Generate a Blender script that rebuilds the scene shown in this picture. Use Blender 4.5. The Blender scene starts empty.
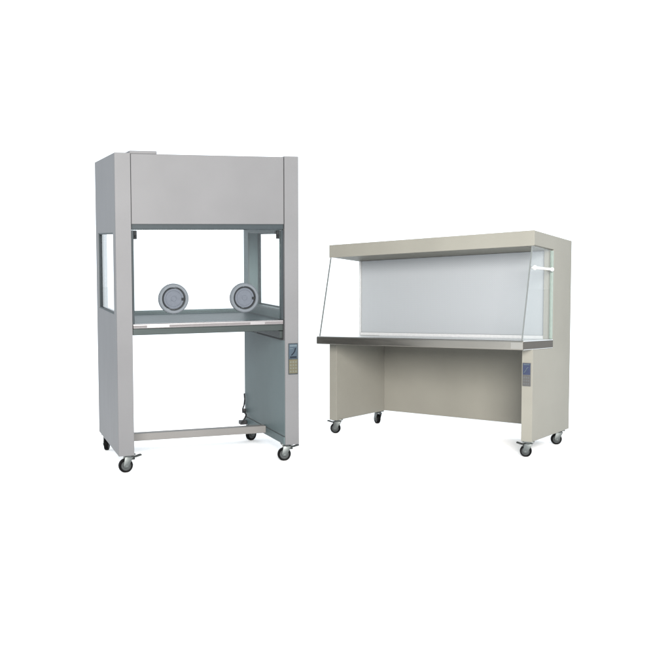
import bpy, bmesh, math, random
from mathutils import Vector, Matrix
random.seed(4)
C = bpy.context.scene.collection
PI = math.pi

# ------------------------------------------------------------------ materials
def new_mat(name):
    m = bpy.data.materials.new(name); m.use_nodes = True
    n = m.node_tree.nodes; l = m.node_tree.links
    return m, n, l, n['Principled BSDF']

def paint(name, col, rough=.45, spec=.07, var=.055, bump=.06):
    """powder-coated sheet steel: orange-peel bump and a faint tonal drift"""
    m, n, l, p = new_mat(name)
    tc = n.new('ShaderNodeTexCoord')
    a = n.new('ShaderNodeTexNoise'); a.inputs['Scale'].default_value = 2.3; a.inputs['Detail'].default_value = 5
    l.new(tc.outputs['Object'], a.inputs['Vector'])
    r = n.new('ShaderNodeValToRGB')
    lo = [c*(1-var) for c in col]; hi = [c*(1+var) for c in col]
    r.color_ramp.elements[0].position = .32; r.color_ramp.elements[0].color = (*lo, 1)
    r.color_ramp.elements[1].position = .68; r.color_ramp.elements[1].color = (*hi, 1)
    l.new(a.outputs['Fac'], r.inputs['Fac']); l.new(r.outputs['Color'], p.inputs['Base Color'])
    b = n.new('ShaderNodeTexNoise'); b.inputs['Scale'].default_value = 420; b.inputs['Detail'].default_value = 2
    l.new(tc.outputs['Object'], b.inputs['Vector'])
    b2 = n.new('ShaderNodeTexNoise'); b2.inputs['Scale'].default_value = 5; b2.inputs['Detail'].default_value = 2
    l.new(tc.outputs['Object'], b2.inputs['Vector'])
    k = n.new('ShaderNodeBump'); k.inputs['Strength'].default_value = bump; k.inputs['Distance'].default_value = .002
    l.new(b.outputs['Fac'], k.inputs['Height'])
    k2 = n.new('ShaderNodeBump'); k2.inputs['Strength'].default_value = .06; k2.inputs['Distance'].default_value = .02
    l.new(b2.outputs['Fac'], k2.inputs['Height']); l.new(k.outputs['Normal'], k2.inputs['Normal'])
    l.new(k2.outputs['Normal'], p.inputs['Normal'])
    p.inputs['Roughness'].default_value = rough; p.inputs['Specular IOR Level'].default_value = spec
    return m

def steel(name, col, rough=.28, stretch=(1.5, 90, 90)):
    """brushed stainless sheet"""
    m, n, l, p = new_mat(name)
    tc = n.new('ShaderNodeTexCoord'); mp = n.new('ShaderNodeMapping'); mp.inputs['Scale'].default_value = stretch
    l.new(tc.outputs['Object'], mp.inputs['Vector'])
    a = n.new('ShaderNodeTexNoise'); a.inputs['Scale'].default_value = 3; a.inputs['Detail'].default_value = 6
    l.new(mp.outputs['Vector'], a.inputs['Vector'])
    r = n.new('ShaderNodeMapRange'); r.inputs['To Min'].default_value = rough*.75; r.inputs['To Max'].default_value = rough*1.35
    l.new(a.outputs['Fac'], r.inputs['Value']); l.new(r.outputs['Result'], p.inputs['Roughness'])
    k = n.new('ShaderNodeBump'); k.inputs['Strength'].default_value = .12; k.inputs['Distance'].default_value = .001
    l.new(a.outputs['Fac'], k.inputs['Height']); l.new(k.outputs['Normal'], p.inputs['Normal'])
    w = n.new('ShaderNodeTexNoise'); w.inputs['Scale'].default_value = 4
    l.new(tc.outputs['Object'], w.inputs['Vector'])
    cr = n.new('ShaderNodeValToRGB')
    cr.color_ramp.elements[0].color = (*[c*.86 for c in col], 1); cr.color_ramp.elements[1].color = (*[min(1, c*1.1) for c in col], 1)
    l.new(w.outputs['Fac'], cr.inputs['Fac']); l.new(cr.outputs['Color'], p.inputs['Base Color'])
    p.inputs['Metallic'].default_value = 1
    return m

def plain(name, col, rough=.5, spec=.3, metallic=0):
    m, n, l, p = new_mat(name)
    a = n.new('ShaderNodeTexNoise'); a.inputs['Scale'].default_value = 60; a.inputs['Detail'].default_value = 3
    tc = n.new('ShaderNodeTexCoord'); l.new(tc.outputs['Object'], a.inputs['Vector'])
    cr = n.new('ShaderNodeValToRGB')
    cr.color_ramp.elements[0].color = (*[c*.85 for c in col], 1); cr.color_ramp.elements[1].color = (*[min(1, c*1.15) for c in col], 1)
    l.new(a.outputs['Fac'], cr.inputs['Fac']); l.new(cr.outputs['Color'], p.inputs['Base Color'])
    p.inputs['Roughness'].default_value = rough; p.inputs['Specular IOR Level'].default_value = spec
    p.inputs['Metallic'].default_value = metallic
    return m

def glass(name, tint=(.95, .97, .965)):
    """thin clear sheet: tinted see-through plus a mirror layer that grows towards grazing"""
    m = bpy.data.materials.new(name); m.use_nodes = True
    n = m.node_tree.nodes; l = m.node_tree.links; n.remove(n['Principled BSDF'])
    t = n.new('ShaderNodeBsdfTransparent'); t.inputs['Color'].default_value = (*tint, 1)
    g = n.new('ShaderNodeBsdfGlossy'); g.inputs['Roughness'].default_value = .02
    f = n.new('ShaderNodeLayerWeight'); f.inputs['Blend'].default_value = .5      # facing term, both sides alike
    q = n.new('ShaderNodeMath'); q.operation = 'POWER'; q.inputs[1].default_value = 5
    l.new(f.outputs['Facing'], q.inputs[0])
    s = n.new('ShaderNodeMath'); s.operation = 'MULTIPLY_ADD'; s.inputs[1].default_value = .7; s.inputs[2].default_value = .03
    l.new(q.outputs[0], s.inputs[0])
    x = n.new('ShaderNodeMixShader')
    l.new(s.outputs[0], x.inputs['Fac']); l.new(t.outputs[0], x.inputs[1]); l.new(g.outputs[0], x.inputs[2])
    l.new(x.outputs[0], n['Material Output'].inputs['Surface'])
    return m

def mesh_filter(name, col):
    """perforated diffuser sheet in front of a filter"""
    m, n, l, p = new_mat(name)
    tc = n.new('ShaderNodeTexCoord')
    sep = n.new('ShaderNodeSeparateXYZ'); l.new(tc.outputs['Object'], sep.inputs[0])
    outs = []
    for ax in ('X', 'Z'):
        mu = n.new('ShaderNodeMath'); mu.operation = 'MULTIPLY'; mu.inputs[1].default_value = 2*PI/.013
        sn = n.new('ShaderNodeMath'); sn.operation = 'SINE'
        l.new(sep.outputs[ax], mu.inputs[0]); l.new(mu.outputs[0], sn.inputs[0]); outs.append(sn)
    pr = n.new('ShaderNodeMath'); pr.operation = 'MULTIPLY'
    l.new(outs[0].outputs[0], pr.inputs[0]); l.new(outs[1].outputs[0], pr.inputs[1])
    cr = n.new('ShaderNodeValToRGB')
    cr.color_ramp.elements[0].position = .25; cr.color_ramp.elements[0].color = (*[c*1.06 for c in col], 1)
    cr.color_ramp.elements[1].position = .75; cr.color_ramp.elements[1].color = (*[c*.86 for c in col], 1)
    l.new(pr.outputs[0], cr.inputs['Fac'])
    l.new(cr.outputs['Color'], p.inputs['Base Color'])
    p.inputs['Roughness'].default_value = .55; p.inputs['Specular IOR Level'].default_value = .2
    return m

K = dict(grey=(.0780, .0785, .0815), beige=(.126, .1235, .1085))
M = dict(
    grey=paint('grey_powder_coat', K['grey']),
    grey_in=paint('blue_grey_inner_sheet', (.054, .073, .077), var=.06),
    beige=paint('beige_powder_coat', K['beige']),
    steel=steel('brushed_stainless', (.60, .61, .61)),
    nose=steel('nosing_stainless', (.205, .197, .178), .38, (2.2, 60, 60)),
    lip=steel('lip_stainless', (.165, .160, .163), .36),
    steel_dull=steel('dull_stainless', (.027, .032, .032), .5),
    rim=plain('port_rim_plastic', (.057, .064, .072), .45, .10),
    cover=plain('port_cover_plastic', (.050, .056, .067), .6, .06),
    gasket=plain('black_rubber_gasket', (.006, .007, .008), .6, .1),
    track=plain('dark_sash_track', (.016, .021, .024), .5, .1),
    tyre=plain('black_caster_rubber', (.0012, .0012, .0014), .6, .06),
    zinc=plain('zinc_plated_fork', (.075, .082, .082), .42, .3, .8),
    hub=plain('grey_caster_hub', (.030, .033, .034), .45, .10),
    pedal=plain('dark_brake_pedal', (.010, .012, .012), .5, .15),
    white=plain('white_plastic', (.42, .42, .41), .35, .4),
    glass_gleam=plain('pale_green_edge_gleam', (.115, .140, .128), .4, .15),  # brightness through the glass edge, put into the colour
    edge=plain('polished_glass_edge', (.075, .082, .080), .25, .3),
    frame=plain('pale_filter_frame', (.24, .245, .25), .4, .2),
    filt=mesh_filter('diffuser_mesh', (.160, .171, .181)),
    glass=glass('clear_glass', (.985, .993, .99)),
    screen=plain('dark_blue_display', (.020, .030, .040), .25, .2),
    screen_b=plain('indigo_display', (.016, .021, .042), .25, .2),
    keypad=plain('tan_keypad', (.050, .046, .030), .5, .1),
    keypad_g=plain('grey_keypad', (.046, .045, .044), .5, .1),
    table=paint('teal_table_sheet', (.016, .029, .033), .4, .05, .08),
    nose_highlight=steel('painted_highlight_steel', (.265, .255, .235), .3, (40, 40, 40)),  # paler steel, a reflected highlight put into the colour
    cap=plain('dull_brown_steel_end', (.034, .031, .027), .45, .12),
    bar=paint('light_grey_powder_coat', (.100, .098, .096)),
    strip=plain('pinkish_grey_strip', (.078, .073, .075), .5, .1),
    panel_rim=plain('grey_bezel', (.05, .053, .055), .45, .15),
    glyph=plain('pale_display_mark', (.045, .060, .070), .4, .1),
    glyph_d=plain('dark_display_mark', (.004, .006, .010), .4, .1),
    key=plain('olive_key', (.058, .060, .048), .5, .1),
    cord=plain('black_cord_rubber', (.006, .006, .007), .5, .3),
    floor=plain('white_studio_floor', (.95, .95, .95), .9, .0),
)

# ------------------------------------------------------------------ geometry helpers
def box(bm, x0, x1, y0, y1, z0, z1, bev=.0015, seg=2):
    r = bmesh.ops.create_cube(bm, size=1)
    vs = r['verts']
    for v in vs:
        v.co = Vector(((x0+x1)/2+v.co.x*(x1-x0), (y0+y1)/2+v.co.y*(y1-y0), (z0+z1)/2+v.co.z*(z1-z0)))
    if bev:
        es = list({e for v in vs for e in v.link_edges})
        bmesh.ops.bevel(bm, geom=es, offset=bev, segments=seg, affect='EDGES', profile=.5)

def sheet(bm, pts, d, bev=.0015):
    """closed polygon pts (3-D) pushed along the vector d"""
    vs = [bm.verts.new(p) for p in pts]
    f = bm.faces.new(vs)
    g = bmesh.ops.extrude_face_region(bm, geom=[f])
    nv = [e for e in g['geom'] if isinstance(e, bmesh.types.BMVert)]
    for v in nv: v.co += Vector(d)
    allv = vs+nv
    bmesh.ops.recalc_face_normals(bm, faces=bm.faces)
    if bev:
        es = list({e for v in allv for e in v.link_edges})
        bmesh.ops.bevel(bm, geom=es, offset=bev, segments=2, affect='EDGES', profile=.5)

def holed_wall(bm, x0, x1, Y, Z, wy, wz, bev=.002):
    """wall across x with a rectangular window wy x wz cut through it"""
    ys = [Y[0], wy[0], wy[1], Y[1]]; zs = [Z[0], wz[0], wz[1], Z[1]]
    g = {}
    for i, x in enumerate((x0, x1)):
        for a, y in enumerate(ys):
            for b, z in enumerate(zs): g[i, a, b] = bm.verts.new((x, y, z))
    for i in (0, 1):
        for a in range(3):
            for b in range(3):
                if (a, b) != (1, 1): bm.faces.new((g[i, a, b], g[i, a+1, b], g[i, a+1, b+1], g[i, a, b+1]))
    for a in range(3):
        for b in (0, 3): bm.faces.new((g[0, a, b], g[0, a+1, b], g[1, a+1, b], g[1, a, b]))
        for q in (0, 3): bm.faces.new((g[0, q, a], g[0, q, a+1], g[1, q, a+1], g[1, q, a]))
    for b in (1, 2):
        bm.faces.new((g[0, 1, b], g[0, 2, b], g[1, 2, b], g[1, 1, b]))
        bm.faces.new((g[0, b, 1], g[0, b, 2], g[1, b, 2], g[1, b, 1]))
    bmesh.ops.recalc_face_normals(bm, faces=bm.faces)
    es = [e for e in bm.edges if len(e.link_faces) == 2 and e.calc_face_angle() > .5]
    bmesh.ops.bevel(bm, geom=es, offset=bev, segments=2, affect='EDGES', profile=.5)

def frames(path):
    out = []
    for i, p in enumerate(path):
        a = path[max(0, i-1)]; b = path[min(len(path)-1, i+1)]
        t = (b-a).normalized()
        u = t.orthogonal().normalized() if not out else (out[-1][1]-t*out[-1][1].dot(t)).normalized()
        out.append((p, u, t.cross(u)))
    return out

def tube(bm, path, r, seg=12):
    path = [Vector(p) for p in path]; rings = []
    for p, u, w in frames(path):
        rings.append([bm.verts.new(p+(u*math.cos(2*PI*k/seg)+w*math.sin(2*PI*k/seg))*r) for k in range(seg)])
    for a, b in zip(rings, rings[1:]):
        for k in range(seg): bm.faces.new((a[k], a[(k+1) % seg], b[(k+1) % seg], b[k]))
    bm.faces.new(rings[0][::-1]); bm.faces.new(rings[-1])

def lathe(bm, prof, centre, axis, seg=48, closed=False):
    """profile of (radius, distance along the axis), spun round the axis"""
    c = Vector(centre); ax = Vector(axis).normalized(); u = ax.orthogonal().normalized(); w = ax.cross(u)
    rings = []
    for r, t in prof:
        if r < 1e-6: rings.append([bm.verts.new(c+ax*t)])
        else: rings.append([bm.verts.new(c+ax*t+(u*math.cos(2*PI*k/seg)+w*math.sin(2*PI*k/seg))*r) for k in range(seg)])
    pairs = list(zip(rings, rings[1:]))
    if closed: pairs.append((rings[-1], rings[0]))
    for a, b in pairs:
        for k in range(seg):
            j = (k+1) % seg
            if len(a) == 1: bm.faces.new((a[0], b[j], b[k]))
            elif len(b) == 1: bm.faces.new((a[k], a[j], b[0]))
            else: bm.faces.new((a[k], a[j], b[j], b[k]))
    bmesh.ops.recalc_face_normals(bm, faces=bm.faces)

def ball(bm, c, r):
    bmesh.ops.create_uvsphere(bm, u_segments=16, v_segments=10, radius=r, matrix=Matrix.Translation(c))

class Cabinet:
    """an Empty at the foot of a cabinet; its sheet metal leans a little out of true"""
    def __init__(s, name, label, cat, X, Y, yaw, W, D, ztop, zbot, lean):
        s.W, s.D, s.zt, s.zb, s.lean = W, D, ztop, zbot, lean
        o = bpy.data.objects.new(name, None); C.objects.link(o)
        o.location = (X, Y, 0); o.rotation_euler = (0, 0, yaw); o.empty_display_size = .2
        o['label'] = label; o['category'] = cat
        s.root = o
    def warp(s, co):
        t = max(0, min(1.2, (co.z-s.zb)/(s.zt-s.zb)))
        co.z += t*(s.lean[0]*co.x/s.W + s.lean[1]*co.y/s.D)
    def part(s, name, fn, mat, parent=None, label=None, smooth=False, warp=True):
        bm = bmesh.new(); fn(bm)
        if warp:
            for v in bm.verts: s.warp(v.co)
        bmesh.ops.recalc_face_normals(bm, faces=bm.faces)
        me = bpy.data.meshes.new(name); bm.to_mesh(me); bm.free()
        me.materials.append(mat)
        if smooth:
            me.polygons.foreach_set('use_smooth', [True]*len(me.polygons))
            me.set_sharp_from_angle(angle=math.radians(35))
        o = bpy.data.objects.new(name, me); C.objects.link(o); o.parent = parent or s.root
        if label: o['label'] = label
        return o
    def caster(s, x, y, R, top, swivel, pedal=0, label=None):
        """swivel: heading of the wheel about the vertical; pedal: +1 / -1 gives a brake pedal on that side"""
        def tr(fn):
            def g(bm):
                fn(bm); mt = Matrix.Translation((x, y, 0)) @ Matrix.Rotation(swivel, 4, 'Z')
                for v in bm.verts: v.co = mt @ v.co
            return g
        off = -.016      # the wheel trails behind its swivel pin
        def fork(bm):
            box(bm, -.034, .034, -.03, .03, top-.005, top+.003, .0012)
            lathe(bm, [(0, 0), (.021, 0), (.024, -.004), (.022, -.012), (0, -.012)], (0, 0, top-.005), (0, 0, 1), 24)
            for sy in (-1, 1):
                y0 = sy*.0175
                sheet(bm, [(-.022, y0, top-.014), (.024, y0, top-.014), (off+.011, y0, R-.010), (off-.011, y0, R-.010), (off-.016, y0, R+.004)], (0, sy*.0028, 0), .0008)
            box(bm, -.022, .024, -.019, .019, top-.018, top-.0145, .0008)
            lathe(bm, [(0, -.024), (.006, -.024), (.006, .024), (0, .024)], (off, 0, R), (0, 1, 0), 12)
        f = s.part('caster', tr(fork), M['zinc'], None, label, True, False)
        s.part('tyre', tr(lambda bm: lathe(bm, [(R*.70, -.012), (R*.86, -.0135), (R*.97, -.0105), (R, -.004), (R, .004), (R*.97, .0105), (R*.86, .0135), (R*.70, .012)],
               (off, 0, R), (0, 1, 0), 40, True)), M['tyre'], f, None, True, False)
        s.part('hub', tr(lambda bm: lathe(bm, [(0, -.012), (R*.30, -.012), (R*.36, -.0075), (R*.62, -.0075), (R*.705, -.0115), (R*.705, .0115), (R*.62, .0075), (R*.36, .0075), (R*.30, .012), (0, .012)],
               (off, 0, R), (0, 1, 0), 32)), M['hub'], f, None, True, False)
        if pedal:
            q = pedal
            def ped(bm):
                z = top-.017
                sheet(bm, [(q*.010, -.013, z), (q*.040, -.012, z-.004), (q*.060, -.014, z+.002), (q*.073, -.014, z+.004),
                           (q*.073, .014, z+.004), (q*.060, .014, z+.002), (q*.040, .012, z-.004), (q*.010, .013, z)], (0, 0, .006), .001)
                box(bm, min(q*.005, q*.034), max(q*.005, q*.034), -.015, .015, z-.016, z-.001, .002)
            s.part('brake_pedal', tr(ped), M['pedal'], f, None, False, False)
        return f

# ------------------------------------------------------------------ setting
me = bpy.data.meshes.new('ground'); bm = bmesh.new()
bmesh.ops.create_grid(bm, x_segments=8, y_segments=8, size=60); bm.to_mesh(me); bm.free()
me.materials.append(M['floor'])
g = bpy.data.objects.new('ground', me); C.objects.link(g); g.location = (0, 20, 0); g['kind'] = 'structure'

# ------------------------------------------------------------------ tall open-backed cabinet
L = Cabinet('clean_air_cabinet', 'tall grey open-backed clean air cabinet on casters with two round ports in its clear front', 'lab cabinet',
            -1.19013, 5.01046, .36958, 1.0484, .8809, 1.7627, .1051, (.026, .0463))
W, D, T = L.W, L.D, .085
ZT, ZB = L.zt, L.zb
wy, wz = (.100, .765), (.882, 1.332)
TL = .050            # the left wall is a thin skin behind its deep front post
XL = TL+.006
for x0, TT, lab in ((0, TL, 'outer side with a see-through window'), (W-T, T, None)):
    T0, T = T, TT
    w = L.part('side_wall', lambda bm: holed_wall(bm, x0, x0+T, (.0042, D), (ZB, ZT), wy, wz), M['grey'], None, lab)
    L.part('front_post', lambda bm: box(bm, x0, x0+T0, 0, .004, ZB, ZT, .0018), M['grey'], w)
    if x0 == 0:
        L.part('post_return', lambda bm: sheet(bm, [(TL+.0005, .0045, ZB), (TL+.0005, .085, ZB), (TL+.0005, .085, 1.378), (TL+.0005, D, 1.378), (TL+.0005, D, ZT), (TL+.0005, .0045, ZT)], (T0-TL-.0005, 0, 0), .001), M['grey'], w)
    xo = x0+.012 if x0 == 0 else x0+T-.017
    L.part('window_pane', lambda bm: box(bm, xo, xo+.005, wy[0]+.003, wy[1]-.003, wz[0]+.003, wz[1]-.003, 0), M['glass'], w)
    xs = x0+.004 if x0 == 0 else x0+T-.022
    def gask(bm, xs=xs):
        a, b, c, d = wy[0]+.0029, wy[1]-.0029, wz[0]+.0029, wz[1]-.0029
        box(bm, xs, xs+.018, a, a+.005, c+.005, d-.005, .001); box(bm, xs, xs+.018, b-.005, b, c+.005, d-.005, .001)
        box(bm, xs, xs+.018, a, b, d-.005, d, .001); box(bm, xs, xs+.018, a, b, c, c+.005, .001)
    L.part('window_frame', gask, M['track'], w)
    def reveal(bm, x0=x0, xt=x0+T):
        p = .0012
        box(bm, x0+.003, xt-.001, wy[1]-p-.0015, wy[1]-.0015+p, wz[0]+.003, wz[1]-.003, 0)
        box(bm, x0+.003, xt-.001, wy[0]+.0015-p, wy[0]+.0015+p, wz[0]+.003, wz[1]-.003, 0)
        box(bm, x0+.003, xt-.001, wy[0]+.003, wy[1]-.003, wz[1]-.0015-p, wz[1]-.0015+p, 0)
        box(bm, x0+.003, xt-.001, wy[0]+.003, wy[1]-.003, wz[0]+.0015-p, wz[0]+.0015+p, 0)
    L.part('window_reveal', reveal, M['grey_in'], w)
    # inner lining sheets of the leg space and of the work chamber
    xi = (x0+T+.0005, x0+T+.003) if x0 == 0 else (x0-.003, x0-.0005)
    L.part('lower_lining', lambda bm: box(bm, *xi, .006 if x0 else .087, D-.012, ZB+.05, .712, .0008), M['grey_in'], w)
    L.part('bottom_rail', lambda bm: box(bm, *((xi[0], xi[1]+.004) if x0 == 0 else (xi[0]-.004, xi[1])), .006 if x0 else .087, D-.012, ZB+.002, ZB+.045, .0012), M['grey_in'], w)
    def lining(bm):
        a, b = xi; 
        box(bm, a, b, .045 if x0 else .087, wy[0]-.002, .832, 1.372, .0006)
        box(bm, a, b, wy[1]+.002, D-.006, .832, 1.372, .0006)
        box(bm, a, b, wy[0]-.0015, wy[1]+.0015, wz[1]+.002, 1.372, .0006)
        box(bm, a, b, wy[0]-.0015, wy[1]+.0015, .832, wz[0]-.002, .0006)
    L.part('chamber_lining', lining, M['grey_in'], w)
    # table bearer and a black strip that paints the shadow of the gap below it
    xr = (x0+T+.0035, x0+T+.022) if x0 == 0 else (x0-.022, x0-.0035)
    L.part('table_bearer', lambda bm: box(bm, *xr, .03 if x0 else .09, D-.03, .724, .766, .0015), M['steel_dull'], w)
    L.part('gap_shadow_strip', lambda bm: box(bm, xr[0]+.002, xr[1], .03 if x0 else .09, .52, .714, .7235, .001), M['gasket'], w)
    T = T0
hood = L.part('hood', lambda bm: box(bm, T+.003, W-T-.003, .005, D-.003, 1.378, ZT-.004, .003), M['grey'])
L.part('hood_underside', lambda bm: box(bm, T+.004, W-T-.004, .036, D-.006, 1.366, 1.3775, .001), M['grey_in'], hood)
L.part('sash_header', lambda bm: (box(bm, T+.004, W-T-.004, .012, .034, 1.350, 1.3775, .0015), box(bm, T+.004, W-T-.004, .036, .060, 1.352, 1.3655, .0015)), M['track'], hood)
L.part('top_plate', lambda bm: box(bm, T-.004, .232, .010, .30, ZT-.0045, ZT+.0125, .004), M['grey'], hood)
# clear sash with its side tracks and latches
sash = L.part('front_glass', lambda bm: box(bm, T+.005, W-T-.005, .036, .041, .832, 1.350, 0), M['glass'])
for xa in (T+.0035, W-T-.0155):
    L.part('sash_track', lambda bm: box(bm, xa, xa+.012, .020, .034, .832, 1.345, .001), M['track'], sash)
for xa in (T+.016, W-T-.043):
    L.part('sash_latch', lambda bm: (box(bm, xa, xa+.016, .012, .034, 1.296, 1.344, .003), ball(bm, Vector((xa+.008, .011, 1.312)), .007)), M['gasket'], sash)
# round ports
for cx, cz in ((.317, .966), (.726, .963)):
    R = .0845
    pt = L.part('glove_port', lambda bm: lathe(bm, [(R*.76, .006), (R*.77, -.018), (R*.80, -.021), (R*.92, -.021), (R*.985, -.016), (R, -.006), (R, .003), (R*.985, .006)], (cx, .031, cz), (0, 1, 0), 64, True), M['rim'], None, None, True)
    L.part('seal_ring', lambda bm: lathe(bm, [(R*.68, -.010), (R*.69, -.016), (R*.755, -.017), (R*.755, -.006), (R*.70, -.004)], (cx, .031, cz), (0, 1, 0), 64, True), M['gasket'], pt, None, True)
    L.part('port_cover', lambda bm: lathe(bm, [(0, -.0135), (R*.16, -.0135), (R*.18, -.0115), (R*.52, -.0115), (R*.55, -.0145), (R*.64, -.0145), (R*.675, -.011), (R*.675, .002), (0, .002)], (cx, .031, cz), (0, 1, 0), 64), M['cover'], pt, None, True)
    L.part('port_clip', lambda bm: box(bm, cx+R*.52, cx+R*.73, .010, .019, cz-.010, cz+.004, .001), M['gasket'], pt)
# work table
tb = L.part('work_table', lambda bm: (box(bm, T+.004, W-T-.004, .046, .0895, .806, .830, .001), box(bm, XL, W-T-.004, .090, D-.050, .806, .830, .001)), M['table'])
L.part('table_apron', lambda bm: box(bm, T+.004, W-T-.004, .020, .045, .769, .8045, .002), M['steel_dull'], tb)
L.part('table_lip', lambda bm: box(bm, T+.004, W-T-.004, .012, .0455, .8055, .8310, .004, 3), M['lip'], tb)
for xa, xb in ((T+.006, .166), (.290, .758), (.846, W-T-.008)):
    L.part('lip_strip', lambda bm: box(bm, xa, xb, .0095, .0135, .8105, .8225, .0015), M['strip'], tb)
L.part('table_underside', lambda bm: box(bm, T+.024, W-T-.024, .095, D-.05, .770, .8045, .001), M['grey_in'], tb)
L.part('back_rail', lambda bm: (box(bm, XL, W-T-.004, D-.048, D-.010, .800, .836, .002), box(bm, XL, W-T-.004, D-.046, D-.012, .8365, .852, .003)), M['grey_in'])
L.part('back_header', lambda bm: box(bm, XL, W-T-.004, D-.048, D-.010, 1.352, 1.3655, .0015), M['grey_in'])
# foot bar half way back
L.part('crossbar', lambda bm: box(bm, XL, W-T-.006, .372, .432, .118, .161, .003), M['bar'])
# control panel on the right post
cp = L.part('control_panel', lambda bm: box(bm, .983, 1.041, -.004, .0015, .515, .695, .0015), M['track'])
L.part('display', lambda bm: box(bm, .986, 1.038, -.0055, -.0035, .607, .691, .0006), M['screen'], cp)
L.part('keypad', lambda bm: box(bm, .986, 1.038, -.0055, -.0035, .521, .602, .0006), M['keypad'], cp)
def marks(bm):
    box(bm, .990, 1.034, -.0066, -.0056, .676, .687, .0003)
    box(bm, .990, 1.012, -.0066, -.0056, .663, .667, .0003)
L.part('display_marks', marks, M['glyph'], cp)
def trace(bm):
    tube(bm, [(1.000, -.0058, .626), (1.012, -.0058, .637), (1.021, -.0058, .650), (1.026, -.0058, .668)], .0035, 6)
    box(bm, .992, 1.033, -.0066, -.0056, .610, .620, .0003)
L.part('display_trace', trace, M['glyph_d'], cp)
def keys(bm):
    for a in range(3):
        for b in range(4):
            box(bm, .990+a*.0158, 1.002+a*.0158, -.0072, -.0056, .527+b*.018, .539+b*.018, .0008)
L.part('keys', keys, M['key'], cp)
# mains lead in the rear corner of the leg space
def lead(bm):
    x = W-T-.012
    P = [(x, D-.03, .30), (x-.004, D-.05, .262), (x-.002, D-.03, .226), (x-.020, D-.06, .196), (x-.008, D-.10, .172), (x-.030, D-.12, .144), (x-.045, D-.10, .120), (x-.030, D-.05, .113), (x+.0, D-.04, .114)]
    pts = []
    for i in range(len(P)-1):
        a, b, c, d = (Vector(P[max(0, i-1)]), Vector(P[i]), Vector(P[i+1]), Vector(P[min(len(P)-1, i+2)]))
        for k in range(6):
            t = k/6
            pts.append(.5*((2*b)+(c-a)*t+(2*a-5*b+4*c-d)*t*t+(3*b-a-3*c+d)*t**3))
    tube(bm, pts+[Vector(P[-1])], .0052, 8)
    box(bm, x-.018, x+.006, D-.052, D-.030, .176, .204, .004)
pc = L.part('power_cord', lead, M['cord'], None, None, True)
L.part('power_adapter', lambda bm: box(bm, W-T-.056, W-T-.006, D-.085, D-.035, .106, .132, .006), M['cord'], pc)
RC = .040
L.caster(.062, .070, RC, ZB-.001, .10, +1, 'caster with a brake pedal')
L.caster(.992, .062, RC, ZB-.003, -.15, +1, 'caster with a brake pedal')
L.caster(.040, .800, RC, ZB-.001, 1.25)
L.caster(.995, .800, RC, ZB-.004, .45)

# ------------------------------------------------------------------ wide clean bench
B = Cabinet('laminar_flow_bench', 'wide beige clean bench with stainless worktop, sloping side glass and overhanging hood', 'clean bench',
            -.03966, 6.34671, -.61408, 1.4956, .6091, 1.3081, .0984, (.0606, -.0453))
W, D = B.W, B.D; ZT, ZB = B.zt, B.zb
ZW0, ZW1, ZH = .632, .684, 1.226
def side_right(bm):
    x = W-.066
    sheet(bm, [(x, .004, ZB), (x, D, ZB), (x, D, ZT), (x, .004, ZT), (x, .004, ZH), (x, .312, ZH), (x, .312, ZW0-.001), (x, .004, ZW0-.001)], (.066, 0, 0), .002)
def side_left_up(bm):
    sheet(bm, [(0, .030, ZB), (0, D, ZB), (0, D, ZT), (0, .004, ZT), (0, .004, ZH), (0, .386, ZH), (0, .386, ZW0-.001), (0, .030, ZW0-.001)], (.024, 0, 0), .002)
rw = B.part('side_panel', side_right, M['beige'])
lw = B.part('side_panel', side_left_up, M['beige'])
B.part('inner_lining', lambda bm: sheet(bm, [(.0245, .008, ZB+.002), (.0245, D-.0265, ZB+.002), (.085, D-.0265, ZB+.002), (.060, .008, ZB+.002)], (0, 0, ZW0-.004-ZB), .001), M['beige'], lw)
B.part('front_leg', lambda bm: box(bm, 0, .060, .003, .0285, ZB, ZW0-.001, .002), M['beige'], lw)
B.part('front_leg', lambda bm: box(bm, W-.068, W+.0005, .0005, .0035, ZB, ZW0-.001, .001), M['beige'], rw)
hood = B.part('hood', lambda bm: box(bm, .0245, W-.0665, .004, D-.003, ZH+.012, ZT-.002, .001), M['beige'])
B.part('fascia', lambda bm: box(bm, -.0005, W+.0005, .0, .0035, ZH-.004, ZT+.0005, .0012), M['beige'], hood)
B.part('hood_underside', lambda bm: box(bm, .0245, W-.0665, .005, .34, ZH-.001, ZH+.011, .0008), M['beige'], hood)
# filter wall
rh = B.part('rear_housing', lambda bm: box(bm, .0245, W-.0665, .352, D-.003, ZW1+.001, ZH-.002, .001), M['beige'])
fp = B.part('filter_panel', lambda bm: box(bm, .046, W-.0675, .332, .3505, ZW1+.022, ZH-.0025, .001), M['filt'])
def fframe(bm):
    box(bm, .030, .045, .326, .3505, ZW1+.001, ZH-.002, .001)
    box(bm, .0455, W-.068, .316, .3505, ZW1+.001, ZW1+.0215, .002)
B.part('filter_frame', fframe, M['frame'], fp)
B.part('back_panel', lambda bm: box(bm, .0245, W-.0665, D-.026, D-.004, ZB+.004, ZW0-.001, .001), M['beige'])
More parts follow.
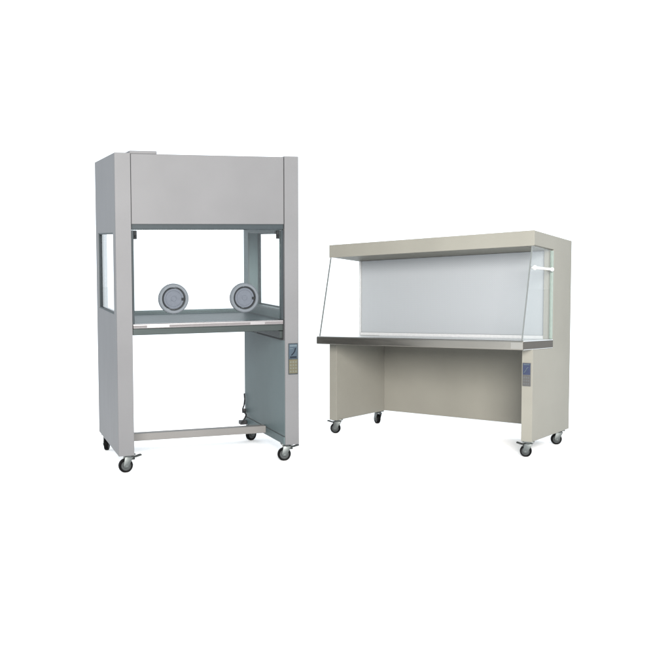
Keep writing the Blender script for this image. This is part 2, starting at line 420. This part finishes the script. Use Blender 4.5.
# stainless worktop with a rounded nose and rolled under edge
def worktop(bm):
    x0, x1 = -.001, W+.001
    prof = [(-.1375, ZW0), (-.1375, ZW1), (.311, ZW1), (.311, ZW0)]
    sheet(bm, [(x0, y, z) for y, z in prof], (x1-x0, 0, 0), .0012)
    box(bm, .0255, W-.0675, .3115, .3505, ZW0+.005, ZW1-.0005, 0)
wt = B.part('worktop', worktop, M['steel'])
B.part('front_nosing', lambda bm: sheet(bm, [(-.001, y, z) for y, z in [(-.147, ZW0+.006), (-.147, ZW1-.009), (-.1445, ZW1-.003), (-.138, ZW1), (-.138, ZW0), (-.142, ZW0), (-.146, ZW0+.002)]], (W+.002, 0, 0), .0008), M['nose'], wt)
B.part('nosing_highlight', lambda bm: box(bm, W-.075, W+.0011, -.1478, -.1472, ZW0+.007, ZW1-.010, .0002), M['nose_highlight'], wt)  # added plate, no real cap: paints the bright reflection at the nosing's right end
B.part('end_cap', lambda bm: box(bm, W+.0012, W+.003, -.143, .308, ZW0+.003, ZW1-.005, .0006), M['cap'], wt)
B.part('end_cap', lambda bm: box(bm, -.003, -.0012, -.143, .38, ZW0+.003, ZW1-.005, .0006), M['cap'], wt)
# side glass
for x0, rear, lab in ((.010, .384, None), (W-.016, .310, None)):
    gp = B.part('side_glass', lambda bm: sheet(bm, [(x0, -.124, ZW1+.001), (x0, rear, ZW1+.001), (x0, rear, ZH-.005), (x0, .006, ZH-.005)], (.006, 0, 0), 0), M['glass'])
    B.part('glass_edge', lambda bm: sheet(bm, [(x0-.0002, -.132, ZW1+.001), (x0-.0002, -.1245, ZW1+.001), (x0-.0002, .0055, ZH-.005), (x0-.0002, -.002, ZH-.005)], (.0064, 0, 0), 0), M['edge'], gp)
    if x0 > 1:
        def glass_gleam(bm):
            box(bm, x0-.004, x0+.0155, rear-.013, rear-.0005, ZW1+.0015, ZH-.006, .002)
        B.part('edge_gleam', glass_gleam, M['glass_gleam'], gp)  # added pale strip, painted for how bright the column looks through the glass edge
        def stay(bm):
            tube(bm, [(W+.004, .030, 1.098), (W+.004, .250, 1.104)], .0078, 12)
            ball(bm, Vector((W+.004, .004, 1.0975)), .0135); ball(bm, Vector((W+.004, .272, 1.1045)), .0125)
            tube(bm, [(x0+.003, .004, 1.0975), (W+.004, .004, 1.0975)], .005, 10); tube(bm, [(x0+.003, .272, 1.1045), (W+.004, .272, 1.1045)], .005, 10)
            tube(bm, [(W+.004, .006, 1.0975), (W+.004, .031, 1.098)], .0035, 8); tube(bm, [(W+.004, .249, 1.104), (W+.004, .271, 1.1045)], .0035, 8)
        B.part('glass_stay', stay, M['white'], gp, None, True)
# control panel
cp = B.part('control_panel', lambda bm: box(bm, 1.434, 1.486, -.0045, .0, .420, .554, .0012), M['panel_rim'])
B.part('display', lambda bm: box(bm, 1.4365, 1.4835, -.006, -.004, .486, .551, .0006), M['screen_b'], cp)
B.part('keypad', lambda bm: box(bm, 1.4365, 1.4835, -.006, -.004, .424, .483, .0006), M['keypad_g'], cp)
def bmarks(bm):
    box(bm, 1.441, 1.479, -.007, -.0061, .542, .547, .0003)
    tube(bm, [(1.444, -.0063, .497), (1.456, -.0063, .512), (1.462, -.0063, .524), (1.472, -.0063, .530)], .002, 6)
B.part('display_marks', bmarks, M['glyph'], cp)
def bkeys(bm):
    for a in range(3):
        for b in range(3): box(bm, 1.440+a*.014, 1.450+a*.014, -.0076, -.0061, .429+b*.0175, .440+b*.0175, .0008)
B.part('keys', bkeys, M['panel_rim'], cp)
RC = .036
B.caster(.030, .060, RC, ZB-.001, .45, -1, 'caster with a brake pedal')
B.caster(1.462, .036, RC, ZB-.003, .30, -1, 'caster with a brake pedal')
B.caster(.040, .570, RC, ZB-.001, -.55)
B.caster(1.455, .540, RC, ZB-.002, .60)

# ------------------------------------------------------------------ light: white studio, one big lamp high behind the camera
WORLD, KEY = 1.75, 1850
w = bpy.data.worlds.new('World'); bpy.context.scene.world = w; w.use_nodes = True
bg = w.node_tree.nodes['Background']; bg.inputs['Color'].default_value = (.93, 1.0, 1.06, 1); bg.inputs['Strength'].default_value = WORLD
def area(name, loc, aim, size, power, col):
    d = bpy.data.lights.new(name, 'AREA'); d.shape = 'RECTANGLE'; d.size, d.size_y = size; d.energy = power; d.color = col
    o = bpy.data.objects.new(name, d); C.objects.link(o); o.location = loc
    o.rotation_euler = (Vector(aim)-Vector(loc)).to_track_quat('-Z', 'Y').to_euler()
    return o
area('studio_softbox', (.6, -1.6, 2.6), (.1, 5.6, .8), (3.2, 2.2), KEY, (1, .955, .90))

# ------------------------------------------------------------------ camera
cd = bpy.data.cameras.new('Camera'); cam = bpy.data.objects.new('Camera', cd); C.objects.link(cam)
cam.location = (0, 0, 1.1); cam.rotation_euler = (PI/2-.06453, 0, 0)
cd.sensor_width = 36; cd.lens = 919.882/670*36; cd.clip_start = .05; cd.clip_end = 300
sc = bpy.context.scene; sc.camera = cam
sc.view_settings.view_transform = 'Standard'; sc.view_settings.look = 'None'
sc.view_settings.exposure = 0; sc.view_settings.gamma = 1
sc.cycles.max_bounces = 12; sc.cycles.transparent_max_bounces = 16
